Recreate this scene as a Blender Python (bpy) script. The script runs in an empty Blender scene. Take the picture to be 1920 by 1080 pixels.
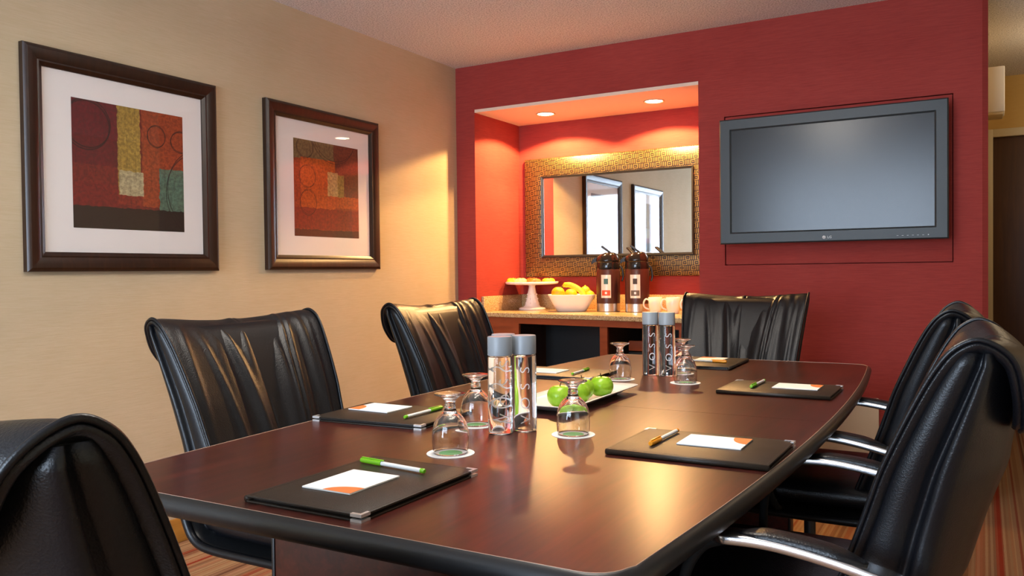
import bpy, bmesh, math, random
import numpy as np
from mathutils import Vector, Matrix

# ------------------------------------------------------------------ camera (solved from the photograph's vanishing points)
FPX, YAW, PITCH, ROLL, H = 1543.28, 0.51995944, 0.01968973, -0.01163185, 1.13
def _axes():
    f = Vector((-math.sin(YAW), math.cos(YAW), 0)); r = Vector((math.cos(YAW), math.sin(YAW), 0)); u = Vector((0, 0, 1))
    f2 = f*math.cos(PITCH) - u*math.sin(PITCH); u2 = u*math.cos(PITCH) + f*math.sin(PITCH)
    return r*math.cos(ROLL)+u2*math.sin(ROLL), -r*math.sin(ROLL)+u2*math.cos(ROLL), f2
AR, AU, AF = _axes()
CAM = Vector((0, 0, H))
def ray(x, y): return AR*((x-960)/FPX) - AU*((y-540)/FPX) + AF
def onx(x, y, X): d = ray(x, y); return CAM + d*(X/d.x)
def ony(x, y, Y): d = ray(x, y); return CAM + d*(Y/d.y)
def onz(x, y, Z): d = ray(x, y); return CAM + d*((Z-H)/d.z)

scn = bpy.context.scene
COL = scn.collection
cd = bpy.data.cameras.new('camera'); cam = bpy.data.objects.new('camera', cd); COL.objects.link(cam)
cd.sensor_width = 36; cd.lens = FPX/1920*36; cd.clip_start = .02
cam.matrix_world = Matrix(((AR.x, AU.x, -AF.x, 0), (AR.y, AU.y, -AF.y, 0), (AR.z, AU.z, -AF.z, H), (0, 0, 0, 1)))
scn.camera = cam

# ------------------------------------------------------------------ world, daylight, exposure
w = bpy.data.worlds.new('sky'); scn.world = w; w.use_nodes = True
w.node_tree.nodes['Background'].inputs[0].default_value = (.62, .74, .95, 1)
w.node_tree.nodes['Background'].inputs[1].default_value = 1.0
scn.view_settings.view_transform = 'Standard'; scn.view_settings.look = 'None'
scn.view_settings.gamma = 1; scn.view_settings.use_curve_mapping = False
scn.view_settings.exposure = 0.33
def area(name, loc, rot, sx, sy, power, color):
    l = bpy.data.lights.new(name, 'AREA'); l.shape = 'RECTANGLE'; l.size = sx; l.size_y = sy; l.energy = power; l.color = color
    o = bpy.data.objects.new(name, l); COL.objects.link(o); o.location = loc; o.rotation_euler = rot
    return o
REAR = -2.3                      # rear wall behind the camera, with the window that lights the room
area('daylight', (-1.3, REAR-.25, 1.32), (math.radians(90), 0, 0), 2.7, 2.3, 250, (.66, .81, 1.0))

# ------------------------------------------------------------------ materials
def lin(c):
    if isinstance(c, str):
        c = tuple(int(c[i:i+2], 16)/255 for i in (0, 2, 4))
        return tuple(v/12.92 if v <= .04045 else ((v+.055)/1.055)**2.4 for v in c)+(1,)
    return tuple(c)+(1,)
class NT:
    def __init__(s, name):
        s.m = bpy.data.materials.new(name); s.m.use_nodes = True; s.t = s.m.node_tree; s.n = s.t.nodes
        s.b = s.n['Principled BSDF']
    def new(s, typ, **kw):
        n = s.n.new(typ)
        for k, v in kw.items(): setattr(n, k, v)
        return n
    def link(s, a, b): s.t.links.new(a, b)
    def setin(s, n, i, v):
        if hasattr(v, 'is_linked') or isinstance(v, bpy.types.NodeSocket): s.link(v, n.inputs[i])
        else: n.inputs[i].default_value = v
    def math(s, op, a, b=0., c=0.):
        n = s.new('ShaderNodeMath', operation=op)
        for i, v in enumerate((a, b, c)): s.setin(n, i, v)
        return n.outputs[0]
    def mix(s, f, a, b, blend='MIX'):
        n = s.new('ShaderNodeMix', data_type='RGBA', blend_type=blend)
        s.setin(n, 0, f); s.setin(n, 6, a); s.setin(n, 7, b); return n.outputs[2]
    def coord(s, which='Object', scale=(1, 1, 1), rot=(0, 0, 0)):
        t = s.new('ShaderNodeTexCoord'); m = s.new('ShaderNodeMapping'); m.inputs['Scale'].default_value = scale; m.inputs['Rotation'].default_value = rot
        s.link(t.outputs[which], m.inputs[0]); return m.outputs[0]
    def noise(s, vec, scale, detail=4, rough=.55, dist=0):
        n = s.new('ShaderNodeTexNoise'); s.link(vec, n.inputs['Vector'])
        n.inputs['Scale'].default_value = scale; n.inputs['Detail'].default_value = detail; n.inputs['Roughness'].default_value = rough; n.inputs['Distortion'].default_value = dist
        return n.outputs[0]
    def ramp(s, f, stops, interp='LINEAR'):
        n = s.new('ShaderNodeValToRGB'); n.color_ramp.interpolation = interp; e = n.color_ramp.elements
        while len(e) < len(stops): e.new(.5)
        for i, (p, c) in enumerate(stops): e[i].position = p; e[i].color = c if len(c) == 4 else tuple(c)+(1,)
        s.link(f, n.inputs[0]); return n.outputs[0]
    def bump(s, h, strength, dist=.01):
        n = s.new('ShaderNodeBump'); n.inputs['Strength'].default_value = strength; n.inputs['Distance'].default_value = dist
        s.link(h, n.inputs['Height']); s.link(n.outputs[0], s.b.inputs['Normal'])
    def base(s, v): s.setin(s.b, 'Base Color', v)
    def p(s, **kw):
        for k, v in kw.items(): s.setin(s.b, k.replace('_', ' '), v)
        return s
def flat(name, c, rough=.5, metal=0, bump=None, var=0, **kw):
    t = NT(name); col = lin(c); t.b.inputs['Base Color'].default_value = col; t.b.inputs['Roughness'].default_value = rough; t.b.inputs['Metallic'].default_value = metal
    if bump or var:
        v = t.coord()
        if var:
            n = t.noise(v, var if var > 1 else 12)
            t.base(t.mix(n, tuple(x*.82 for x in col[:3])+(1,), tuple(min(1, x*1.15) for x in col[:3])+(1,)))
        if bump: t.bump(t.noise(v, bump[0], 3), bump[1], bump[2] if len(bump) > 2 else .004)
    t.p(**kw); return t.m
def wallpaper(name, c0, c1, c2, fine):
    t = NT(name); v = t.coord(); st = t.coord(scale=(14, 14, 260))
    big = t.noise(v, 2.2, 3); fin = t.noise(st, 1.0, 3, .6); ver = t.noise(t.coord(scale=(60, 60, 5)), 1., 2)
    a = t.ramp(big, [(.3, lin(c0)), (.7, lin(c1))])
    a = t.mix(t.math('MULTIPLY', t.math('SUBTRACT', fin, .35), fine), a, lin(c2))
    a = t.mix(t.math('MULTIPLY', ver, .12), a, lin(c0)); t.base(a); t.p(Roughness=.8); t.b.inputs['Specular IOR Level'].default_value = .15; t.bump(fin, .25, .002); return t.m
M = {}
M['beige'] = wallpaper('beige_wallcovering', 'bcaa8c', 'c6b396', 'a8946e', .8)
M['red'] = wallpaper('red_grasscloth', '9a3a34', 'a3423b', '742624', 1.1)
M['greige'] = wallpaper('greige_wallcovering', 'cbbd9f', 'd2c4a6', 'b9a987', .6)
M['ochre'] = wallpaper('hall_wallcovering', 'c09a58', 'c8a463', 'ac874a', .6)
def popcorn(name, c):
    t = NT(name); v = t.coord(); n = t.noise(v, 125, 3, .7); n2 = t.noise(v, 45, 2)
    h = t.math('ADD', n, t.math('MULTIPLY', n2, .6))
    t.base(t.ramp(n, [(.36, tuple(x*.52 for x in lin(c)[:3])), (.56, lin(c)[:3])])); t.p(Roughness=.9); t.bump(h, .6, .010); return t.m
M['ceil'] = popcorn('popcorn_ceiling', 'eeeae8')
M['nceil'] = flat('niche_ceiling_paint', 'e9cdb8', .8, bump=(200, .3))
def carpet():
    t = NT('striped_carpet'); sep = t.new('ShaderNodeSeparateXYZ'); t.link(t.coord(), sep.inputs[0])
    nz = t.noise(t.coord(), 90, 2); x = t.math('ADD', sep.outputs[0], t.math('MULTIPLY', nz, .004))
    def band(w, seed, stops):
        n = t.new('ShaderNodeTexWhiteNoise', noise_dimensions='1D')
        t.link(t.math('ADD', t.math('FLOOR', t.math('DIVIDE', x, w)), seed), n.inputs['W']); return t.ramp(n.outputs[0], stops, 'CONSTANT')
    a = band(.023, 3.7, [(0, lin('b08e68')), (.22, lin('8c6650')), (.4, lin('c4a27c')), (.58, lin('a07656')), (.72, lin('7a503e')), (.84, lin('b07c60')), (.93, lin('a03a26'))])
    b = band(.0092, 9.1, [(0, lin('b99470')), (.3, lin('9b7458')), (.5, lin('c8a884')), (.68, lin('5f4232')), (.82, lin('a8664a')), (.94, lin('983422'))])
    c = t.mix(.5, a, b); f = t.noise(t.coord(), 420, 2)
    t.base(t.mix(t.math('MULTIPLY', f, .5), c, lin('4a3020'))); t.p(Roughness=.95); t.b.inputs['Specular IOR Level'].default_value = .1; t.bump(f, .6, .006); return t.m
M['carpet'] = carpet()
def wood(name, dark, mid, light, rough, axis, scale=1., coat=0, grain=.35):
    t = NT(name); sc = [26*scale]*3; sc[axis] = 1.6*scale
    v = t.coord(scale=tuple(sc)); g = t.noise(v, 1.6, 6, .62, .6); sc2 = [150*scale]*3; sc2[axis] = 7*scale
    g2 = t.noise(t.coord(scale=tuple(sc2)), 1., 3, .6); big = t.noise(t.coord(), 2.2, 2)
    f = t.math('ADD', t.math('MULTIPLY', g, .7), t.math('MULTIPLY', big, .3))
    c = t.ramp(f, [(.32, lin(dark)), (.5, lin(mid)), (.68, lin(light))])
    c = t.mix(t.math('MULTIPLY', g2, grain), c, lin(dark)); t.base(c); t.p(Roughness=rough); t.b.inputs['Coat Weight'].default_value = coat; t.b.inputs['Coat Roughness'].default_value = .2
    t.bump(g2, .05, .001); return t.m
M['mahogany'] = wood('mahogany_laminate', '290e09', '461912', '5f2519', .29, 1, grain=.5)
M['cabwood'] = wood('cabinet_wood', '7a3216', '934220', 'a04c28', .42, 0, .6)
M['frame'] = wood('espresso_frame_wood', '190d07', '2a160c', '3a2012', .34, 2, 1.)
M['doorwood'] = wood('dark_door_wood', '3a210f', '4a2c15', '5a3819', .45, 2, .5)
M['oak'] = wood('oak_baseboard', '8f5f25', 'aa7730', 'bb893f', .5, 1, .6)
def leather(name, c, rough, bs=260, bstr=.35):
    t = NT(name); v = t.coord(); n = t.noise(v, bs, 3, .6)
    vo = t.new('ShaderNodeTexVoronoi'); t.link(v, vo.inputs['Vector']); vo.inputs['Scale'].default_value = bs*1.4
    t.base(lin(c)); r = t.noise(v, 14, 3); t.p(Roughness=t.math('ADD', t.math('MULTIPLY', r, .12), rough-.06))
    t.b.inputs['Specular IOR Level'].default_value = .38
    t.bump(t.math('ADD', n, t.math('MULTIPLY', vo.outputs[0], .5)), bstr, .0015); return t.m
M['leather'] = leather('black_leather', (.005, .005, .0065), .31)
M['leather2'] = leather('black_leather_smooth', (.0035, .0038, .0055), .34, 300, .2)
M['folder'] = leather('dark_brown_leatherette', (.022, .015, .010), .42, 420, .3)
M['blackvinyl'] = flat('black_vinyl_edge', (.010, .010, .011), .38)
M['blackplast'] = flat('black_plastic', (.012, .012, .013), .35)
M['matteblack'] = flat('matte_black_metal', (.006, .006, .006), .75, Specular_IOR_Level=.2)
M['gloss_black'] = flat('gloss_black_plastic', (.012, .009, .008), .12)
M['chrome'] = flat('polished_aluminium', (.78, .78, .80), .22, 1)
M['silver'] = flat('silver_corner_metal', (.80, .80, .80), .3, .7)
M['steel'] = flat('brushed_steel', (.62, .58, .54), .28, 1)
M['white'] = flat('white_porcelain', 'eeeae4', .18)
M['cream'] = flat('cream_stoneware', 'efe3cf', .25)
M['paper'] = flat('white_paper', 'f6f4f0', .7)
M['orangeprint'] = flat('orange_print', 'e07a38', .7)
M['greenprint'] = flat('green_print', '7fc97d', .7)
M['greencap'] = flat('green_plastic', '74b81c', .3)
M['orangecap'] = flat('orange_plastic', 'f09a12', .3)
M['barrel'] = flat('white_translucent_barrel', 'e6e8e6', .3)
M['mat'] = flat('white_mat_board', 'e3dedb', .85)
M['whitepaint'] = flat('white_paint', 'e6e2da', .5)
M['creampaint'] = flat('cream_trim_paint', 'c6b48c', .5)
M['beigepanel'] = flat('beige_panel_paint', 'd2bfa6', .6)
M['tvplastic'] = flat('tv_charcoal_plastic', (.022, .028, .030), .45)
M['tvscreen'] = flat('tv_screen', (.010, .011, .012), .22); M['tvscreen'].node_tree.nodes['Principled BSDF'].inputs['Specular IOR Level'].default_value = .42
M['logo'] = flat('silver_logo', (.6, .6, .6), .4)
M['maroon'] = flat('maroon_painted_steel', (.055, .014, .010), .32)
M['capgrey'] = flat('grey_bottle_cap', '8d9399', .38)
M['darkgap'] = flat('appliance_and_bay_shade', (.008, .0075, .007), .6)
M['mirror'] = flat('mirror_silvering', (.93, .93, .93), .015, 1)
M['brass'] = flat('brass_knob', (.7, .5, .22), .25, 1)
def glassmat(name, ior, rough=0., tint=(1, 1, 1)):
    t = NT(name); t.base(tint+(1,)); t.p(Roughness=rough, IOR=ior); t.b.inputs['Transmission Weight'].default_value = 1; return t.m
M['glass'] = glassmat('clear_glass', 1.48)
M['water'] = glassmat('clear_water_bottle', 1.36)
M['etch'] = flat('frosted_lettering', (.95, .96, .97), .45); M['etch'].node_tree.nodes['Principled BSDF'].inputs['Transmission Weight'].default_value = .35
def pane(name):
    t = NT(name); o = t.n['Material Output']; tr = t.new('ShaderNodeBsdfTransparent'); gl = t.new('ShaderNodeBsdfGlossy'); gl.inputs['Roughness'].default_value = .03
    lw = t.new('ShaderNodeLayerWeight'); lw.inputs[0].default_value = .5; mx = t.new('ShaderNodeMixShader')
    fr = t.math('ADD', .045, t.math('MULTIPLY', t.math('POWER', lw.outputs['Facing'], 5.), .95))
    t.link(fr, mx.inputs[0]); t.link(tr.outputs[0], mx.inputs[1]); t.link(gl.outputs[0], mx.inputs[2]); t.link(mx.outputs[0], o.inputs[0]); return t.m
M['pane'] = pane('picture_glass')
def emit(name, c, s):
    t = NT(name); t.base((0, 0, 0, 1)); t.b.inputs['Emission Color'].default_value = tuple(c)+(1,); t.b.inputs['Emission Strength'].default_value = s; return t.m
M['lamp'] = emit('lamp_glow', (1, .86, .62), 30)
M['panel'] = emit('ceiling_light_diffuser', (1, .87, .70), 5)
def granite():
    t = NT('speckled_granite'); v = t.coord(); n = t.noise(v, 160, 3, .7); n2 = t.noise(v, 420, 2, .6)
    c = t.ramp(n, [(.32, lin('5d3d22')), (.42, lin('b08b5c')), (.55, lin('cdb083')), (.7, lin('e2cda6'))])
    c = t.mix(t.ramp(n2, [(.62, (0, 0, 0, 1)), (.68, (1, 1, 1, 1))]), c, lin('4a2f1c')); t.base(c); t.p(Roughness=.2); return t.m
M['granite'] = granite()
def basketweave():
    # small woven rectangles of raised bars, alternately upright and level, in antique gold
    t = NT('antique_gold_weave'); sep = t.new('ShaderNodeSeparateXYZ'); t.link(t.coord(), sep.inputs[0]); x, z = sep.outputs[0], sep.outputs[2]
    cell = .033
    cz = t.math('DIVIDE', z, cell); row = t.math('FLOOR', cz); cx = t.math('ADD', t.math('DIVIDE', x, cell*1.15), t.math('MULTIPLY', row, .5))
    chk = t.math('PINGPONG', t.math('ADD', t.math('FLOOR', cx), row), 1.)
    fx = t.math('SUBTRACT', t.math('FRACT', cx), .5); fz = t.math('SUBTRACT', t.math('FRACT', cz), .5)
    ax = t.math('ABSOLUTE', fx); az = t.math('ABSOLUTE', fz)
    def band(v_, lo, hi): return t.math('MULTIPLY', t.math('GREATER_THAN', v_, lo), t.math('LESS_THAN', v_, hi))
    d_ = t.math('MAXIMUM', ax, az)
    nest = t.math('MAXIMUM', band(d_, .30, .43), t.math('MULTIPLY', t.math('LESS_THAN', ax, .16), t.math('LESS_THAN', az, .06)))
    bars = t.math('MULTIPLY', t.math('LESS_THAN', az, .42), t.math('MAXIMUM', t.math('LESS_THAN', ax, .07), band(ax, .24, .38)))
    b = t.math('ADD', t.math('MULTIPLY', nest, chk), t.math('MULTIPLY', bars, t.math('SUBTRACT', 1., chk)))
    n = t.noise(t.coord(), 30, 3)
    c = t.mix(b, lin('1c1009'), t.mix(n, lin('8c6c3a'), lin('b8975a'))); t.base(c); t.p(Metallic=t.math('MULTIPLY', b, .75), Roughness=.38); t.bump(b, .8, .003); return t.m
M['weave'] = basketweave()
def skin_fruit(name, a, b, rough=.35, sc=9, bs=0):
    t = NT(name); v = t.coord(); n = t.noise(v, sc, 4); t.base(t.ramp(n, [(.3, lin(a)), (.7, lin(b))])); t.p(Roughness=rough)
    if bs: t.bump(t.noise(v, bs, 2), .3, .002)
    return t.m
M['apple'] = skin_fruit('green_apple_skin', '84bb1a', 'a6d238', .22, 40)
M['orange'] = skin_fruit('orange_peel', 'ee9a06', 'f8b016', .42, 30, 500)
M['banana'] = skin_fruit('banana_skin', 'f0b80c', 'f7cf2a', .45, 30)
M['lemon'] = skin_fruit('lemon_peel', 'd9cb12', 'eee03a', .4, 30, 400)
M['pastry1'] = skin_fruit('lemon_glazed_pastry', 'd8a818', 'f2d840', .45, 40, 120)
M['pastry2'] = skin_fruit('sprinkled_pastry', 'e8c96a', 'f6e7a6', .6, 60, 160)
M['pastry3'] = skin_fruit('berry_glazed_pastry', 'c04a14', 'e88a3c', .4, 40, 120)
M['choc'] = flat('dark_chocolate', '2a160c', .5)
M['stem'] = flat('brown_stem', '3c2a14', .7)

# art panels: flat print, colour fields with brushed edges and drawn rings
def art(name, ground, rects, rings):
    t = NT(name); uv = t.coord('UV'); nz = t.new('ShaderNodeTexNoise'); t.link(uv, nz.inputs['Vector']); nz.inputs['Scale'].default_value = 22; nz.inputs['Detail'].default_value = 5
    sp = t.new('ShaderNodeSeparateXYZ'); t.link(uv, sp.inputs[0]); u0, v0 = sp.outputs[0], sp.outputs[1]
    wob = t.math('MULTIPLY', t.math('SUBTRACT', nz.outputs[0], .5), .035); u = t.math('ADD', u0, wob); v = t.math('ADD', v0, wob)
    blotch = t.noise(t.coord('UV', (1, 1, 1)), 6, 6, .65); streak = t.noise(t.coord('UV', (40, 3, 1)), 1., 4)
    def between(a, lo, hi): return t.math('MULTIPLY', t.math('GREATER_THAN', a, lo), t.math('LESS_THAN', a, hi))
    c = t.mix(blotch, lin(ground[0]), lin(ground[1]))
    for (a, b, c_, d, k0, k1) in rects:
        m = t.math('MULTIPLY', between(u, a, b), between(v, c_, d))
        c = t.mix(m, c, t.mix(t.math('ADD', t.math('MULTIPLY', blotch, .6), t.math('MULTIPLY', streak, .4)), lin(k0), lin(k1)))
    for (x, y, rx, ry, wd) in rings:
        dx = t.math('DIVIDE', t.math('SUBTRACT', u0, x), rx); dy = t.math('DIVIDE', t.math('SUBTRACT', v0, y), ry)
        for off in (0, .09):
            dd = t.math('SQRT', t.math('ADD', t.math('POWER', t.math('ADD', dx, off*.5), 2.), t.math('POWER', t.math('ADD', dy, off), 2.)))
            m = t.math('LESS_THAN', t.math('ABSOLUTE', t.math('SUBTRACT', dd, 1.)), wd)
            c = t.mix(t.math('MULTIPLY', m, .8), c, lin('24140e'))
    c = t.mix(t.math('MULTIPLY', t.math('LESS_THAN', streak, .38), .25), c, lin('3a1a10'))
    mott = t.noise(t.coord('UV'), 34, 5, .7)
    c = t.mix(t.math('MULTIPLY', t.ramp(mott, [(.42, (1, 1, 1, 1)), (.6, (0, 0, 0, 1))]), .45), c, lin('2c120c'))
    c = t.mix(.28, c, lin('1c0c08'))
    t.base(c); t.p(Roughness=.7); return t.m
M['art1'] = art('abstract_print_red', ('7d1a1a', '96301c'),
    [(-.1, .42, .5, 1.1, '5f1018', '8a1a22'), (.60, 1.1, .2, 1.1, 'a84018', 'c2561f'), (.36, .60, .2, .34, '8a2014', 'ac3a1a'), (-.1, .38, .17, .36, '7a1a16', 'a0281a'),
     (.38, .585, .28, 1.1, 'b08a2c', 'd0ae50'), (.39, .61, .28, .48, 'c6b486', 'ddd0a4'), (.76, 1.1, .16, .53, '6f7a4e', '5f968c'), (-.1, 1.1, -.1, .175, '1c130c', '3a2c18')],
    [(.13, .82, .19, .19, .03), (.74, .80, .085, .09, .035), (.98, .78, .10, .09, .035), (1.16, .36, .32, .36, .012)])
M['art2'] = art('abstract_print_orange', ('a03a12', 'b44a16'),
    [(-.1, .62, .80, 1.1, '7a6a44', '8f7c50'), (.60, 1.1, .42, 1.1, '6c2e1a', '8a4426'), (.10, .62, .27, .82, 'cc5a08', 'dc6c10'), (.5, 1.1, .32, .45, 'c85410', 'd8661a'),
     (.50, .66, .44, .70, 'd4b068', 'e2c684'), (.66, .76, .44, .68, 'a88a3c', 'c0a050'), (-.1, 1.1, .08, .30, '7a1c10', 'a83414'), (-.1, 1.1, -.1, .075, '3a1a10', '5a3020')],
    [(.17, .93, .12, .11, .025), (.20, .63, .12, .115, .02), (.21, .36, .12, .13, .02), (.62, 1.12, .34, .30, .010)])

# ------------------------------------------------------------------ mesh helpers
def obj(name, mesh, mat, parent=None, smooth=True, loc=None):
    o = bpy.data.objects.new(name, mesh); COL.objects.link(o)
    if mat is not None and len(mesh.materials) == 0: mesh.materials.append(M[mat] if isinstance(mat, str) else mat)
    if smooth is not False and len(mesh.polygons):
        mesh.polygons.foreach_set('use_smooth', [True]*len(mesh.polygons))
        if smooth is not True: mesh.set_sharp_from_angle(angle=math.radians(smooth))
    if loc is not None: o.location = loc
    if parent is not None: o.parent = parent
    return o
def tag(o, label, cat, group=None):
    o['label'] = label; o['category'] = cat
    if group: o['group'] = group
    return o
def thing(name, label, cat, loc=(0, 0, 0), rz=0, group=None):
    o = bpy.data.objects.new(name, None); COL.objects.link(o); o.location = loc; o.rotation_euler = (0, 0, rz); o.empty_display_size = .1
    return tag(o, label, cat, group)
def struct(o): o['kind'] = 'structure'; return o
def me_bm(bm, name='mesh'):
    bmesh.ops.recalc_face_normals(bm, faces=bm.faces); m = bpy.data.meshes.new(name); bm.to_mesh(m); bm.free(); return m
def bxs(boxes, bevel=0, seg=2):
    bm = bmesh.new()
    for (x0, x1, y0, y1, z0, z1) in boxes:
        r = bmesh.ops.create_cube(bm, size=1)
        for v in r['verts']: v.co = Vector(((x0+x1)/2+v.co.x*(x1-x0), (y0+y1)/2+v.co.y*(y1-y0), (z0+z1)/2+v.co.z*(z1-z0)))
    if bevel: bmesh.ops.bevel(bm, geom=list(bm.edges), offset=bevel, segments=seg, profile=.5, affect='EDGES')
    return me_bm(bm)
def box(x0, x1, y0, y1, z0, z1, bevel=0, seg=2): return bxs([(x0, x1, y0, y1, z0, z1)], bevel, seg)
def pydata(v, f):
    m = bpy.data.meshes.new('mesh'); m.from_pydata([tuple(p) for p in v], [], f); m.update()
    bm = bmesh.new(); bm.from_mesh(m); bmesh.ops.remove_doubles(bm, verts=bm.verts, dist=1e-6); bmesh.ops.recalc_face_normals(bm, faces=bm.faces); bm.to_mesh(m); bm.free(); return m
def loft(rings, caps=True, closed=False):
    n = len(rings[0]); v = [p for r in rings for p in r]; f = []
    k = len(rings)
    for i in range(k if closed else k-1):
        a, b = i*n, ((i+1) % k)*n
        for j in range(n): f.append((a+j, a+(j+1) % n, b+(j+1) % n, b+j))
    if caps and not closed: f.append(tuple(range(n-1, -1, -1))); f.append(tuple((k-1)*n+j for j in range(n)))
    return pydata(v, f)
def lathe(prof, seg=40, cx=0, cy=0):
    """prof: (r, z) from bottom to top; closed at the axis when r = 0."""
    v = []; f = []; idx = []
    for r, z in prof:
        if r < 1e-7: idx.append([len(v)]); v.append((cx, cy, z))
        else:
            idx.append(list(range(len(v), len(v)+seg)))
            for j in range(seg): a = 2*math.pi*j/seg; v.append((cx+r*math.cos(a), cy+r*math.sin(a), z))
    for a, b in zip(idx, idx[1:]):
        for j in range(seg):
            q = (a[j % len(a)], a[(j+1) % len(a)], b[(j+1) % len(b)], b[j % len(b)]); q2 = []
            for t in q:
                if t not in q2: q2.append(t)
            if len(q2) > 2: f.append(tuple(q2))
    return pydata(v, f)
def cr(pts, n):
    """Catmull-Rom through pts (tuples of any length), n samples per span"""
    P = [np.array(p, float) for p in pts]; P = [2*P[0]-P[1]]+P+[2*P[-1]-P[-2]]; out = []
    for i in range(1, len(P)-2):
        for k in range(n):
            t = k/n; a, b, c, d = P[i-1:i+3]
            out.append(.5*(2*b+(c-a)*t+(2*a-5*b+4*c-d)*t*t+(3*b-a-3*c+d)*t**3))
    out.append(P[-2]); return out
def tube(path, r, seg=8, closed=False):
    P = [Vector(p) for p in path]; n = len(P); rings = []
    up = Vector((0, 0, 1)); prev = None
    for i, p in enumerate(P):
        if closed: t = P[(i+1) % n]-P[i-1]
        else: t = P[min(i+1, n-1)]-P[max(i-1, 0)]
        t.normalize()
        if prev is None:
            a = t.cross(up if abs(t.z) < .9 else Vector((1, 0, 0))).normalized()
        else:
            a = (prev-t*prev.dot(t)).normalized()
        prev = a; b = t.cross(a); rr = r[i] if hasattr(r, '__len__') else r
        rings.append([p+a*rr*math.cos(2*math.pi*j/seg)+b*rr*math.sin(2*math.pi*j/seg) for j in range(seg)])
    return loft(rings, True, closed)
def prism(poly, z0, z1, bevel=0, seg=2):
    bm = bmesh.new(); vs = [bm.verts.new((x, y, z0)) for x, y in poly]; f = bm.faces.new(vs)
    r = bmesh.ops.extrude_face_region(bm, geom=[f]); bmesh.ops.translate(bm, verts=[e for e in r['geom'] if isinstance(e, bmesh.types.BMVert)], vec=(0, 0, z1-z0))
    if bevel: bmesh.ops.bevel(bm, geom=[e for e in bm.edges if abs(e.verts[0].co.z-e.verts[1].co.z) < 1e-6], offset=bevel, segments=seg, profile=.5, affect='EDGES')
    return me_bm(bm)
def quad(pts, uv=True):
    m = bpy.data.meshes.new('mesh'); m.from_pydata([tuple(p) for p in pts], [], [(0, 1, 2, 3)]); l = m.uv_layers.new(name='UV')
    for i, c in enumerate(((0, 0), (1, 0), (1, 1), (0, 1))): l.data[i].uv = c
    return m
def text_mesh(body, size, extrude=0, off=0):
    c = bpy.data.curves.new('t', 'FONT'); c.body = body; c.offset = off; c.size = size; c.extrude = extrude; c.resolution_u = 4; c.align_x = 'CENTER'; c.align_y = 'CENTER'
    o = bpy.data.objects.new('t', c); COL.objects.link(o); dg = bpy.context.evaluated_depsgraph_get(); dg.update()
    m = bpy.data.meshes.new_from_object(o.evaluated_get(dg)); bpy.data.objects.remove(o); bpy.data.curves.remove(c); m.materials.clear(); return m
def dup(root, loc, rz, label, **kw):
    r = root.copy(); COL.objects.link(r); r.location = loc; r.rotation_euler = (0, 0, rz); r['label'] = label
    for k, v in kw.items(): r[k] = v
    for ch in list(root.children):
        c = ch.copy(); COL.objects.link(c); c.parent = r
        for g in ch.children:
            d = g.copy(); COL.objects.link(d); d.parent = c
    return r
PI = math.pi

# ------------------------------------------------------------------ room shell
XL, YB, ZC, XR, YH = -2.964, 4.473, 2.448, 1.35, 6.69
NX0, NX1, NY, NZ = -2.823, -1.363, 5.056, 2.15
struct(obj('floor', box(XL-.1, XR+.1, REAR-.1, YH+.1, -.06, 0), 'carpet', smooth=False))
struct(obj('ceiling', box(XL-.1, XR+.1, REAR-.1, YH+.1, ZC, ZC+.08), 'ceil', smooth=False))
# left wall with a door hole further back beside the camera
DY0, DY1, DZ = -.56, .32, 2.05
struct(obj('wall_left', bxs([(XL-.12, XL, DY1, YB+.1, 0, ZC), (XL-.12, XL, REAR, DY0, 0, ZC), (XL-.12, XL, DY0, DY1, DZ, ZC)]), 'beige', smooth=False))
RX0, RX1, RZ0, RZ1 = -1.221, -.123, 1.151, 1.958
wb = struct(obj('wall_back', bxs([(XL, NX0, YB, NY+.1, 0, ZC), (NX0, NX1, YB, NY+.1, NZ+.02, ZC), (NX0, NX1, NY, NY+.1, 0, NZ+.02),
    (NX1, RX0, YB, NY+.1, 0, ZC), (RX0, RX1, YB, YB+.3, RZ1, ZC), (RX0, RX1, YB, YB+.3, 0, RZ0), (RX0, RX1, YB+.05, YB+.3, RZ0, RZ1), (RX1, -.003, YB, YB+.15, 0, ZC)]), 'red', smooth=False))
obj('access_panel', box(RX0+.004, RX1-.004, YB+.006, YB+.045, RZ0+.004, RZ1-.004, .002), 'red', wb, 30)
struct(obj('ceiling_niche', box(NX0, NX1, YB+.002, NY, NZ, NZ+.019), 'nceil', smooth=False))
struct(obj('trim_1', prism([(-.003, YB), (.021, YB+.022), (.021, YB+.15), (-.003, YB+.15)], 0, ZC), 'red', smooth=False))
struct(obj('wall_hall', box(-.11, .0, YB+.15, YH, 0, ZC), 'ochre', smooth=False))
HX0, HX1, HZ = .061, .95, 2.03
struct(obj('wall_far', bxs([(-.1, HX0-.01, YH, YH+.1, 0, ZC), (HX1+.01, XR, YH, YH+.1, 0, ZC), (HX0-.01, HX1+.01, YH, YH+.1, HZ+.01, ZC)]), 'ochre', smooth=False))
struct(obj('wall_right', box(XR, XR+.1, REAR, YH+.1, 0, ZC), 'greige', smooth=False))
WX0, WX1, WZ0, WZ1 = -2.5, -.1, .22, 2.41
struct(obj('wall_rear', bxs([(XL-.1, WX0, REAR-.12, REAR, 0, ZC), (WX1, XR+.1, REAR-.12, REAR, 0, ZC), (WX0, WX1, REAR-.12, REAR, 0, WZ0), (WX0, WX1, REAR-.12, REAR, WZ1, ZC)]), 'greige', smooth=False))
win = struct(obj('window_1', bxs([(WX0, WX0+.05, REAR-.1, REAR-.03, WZ0, WZ1), (WX1-.05, WX1, REAR-.1, REAR-.03, WZ0, WZ1), (WX0+.05, WX1-.05, REAR-.1, REAR-.03, WZ0, WZ0+.05), (WX0+.05, WX1-.05, REAR-.1, REAR-.03, WZ1-.05, WZ1)]), 'whitepaint', smooth=False))
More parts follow.
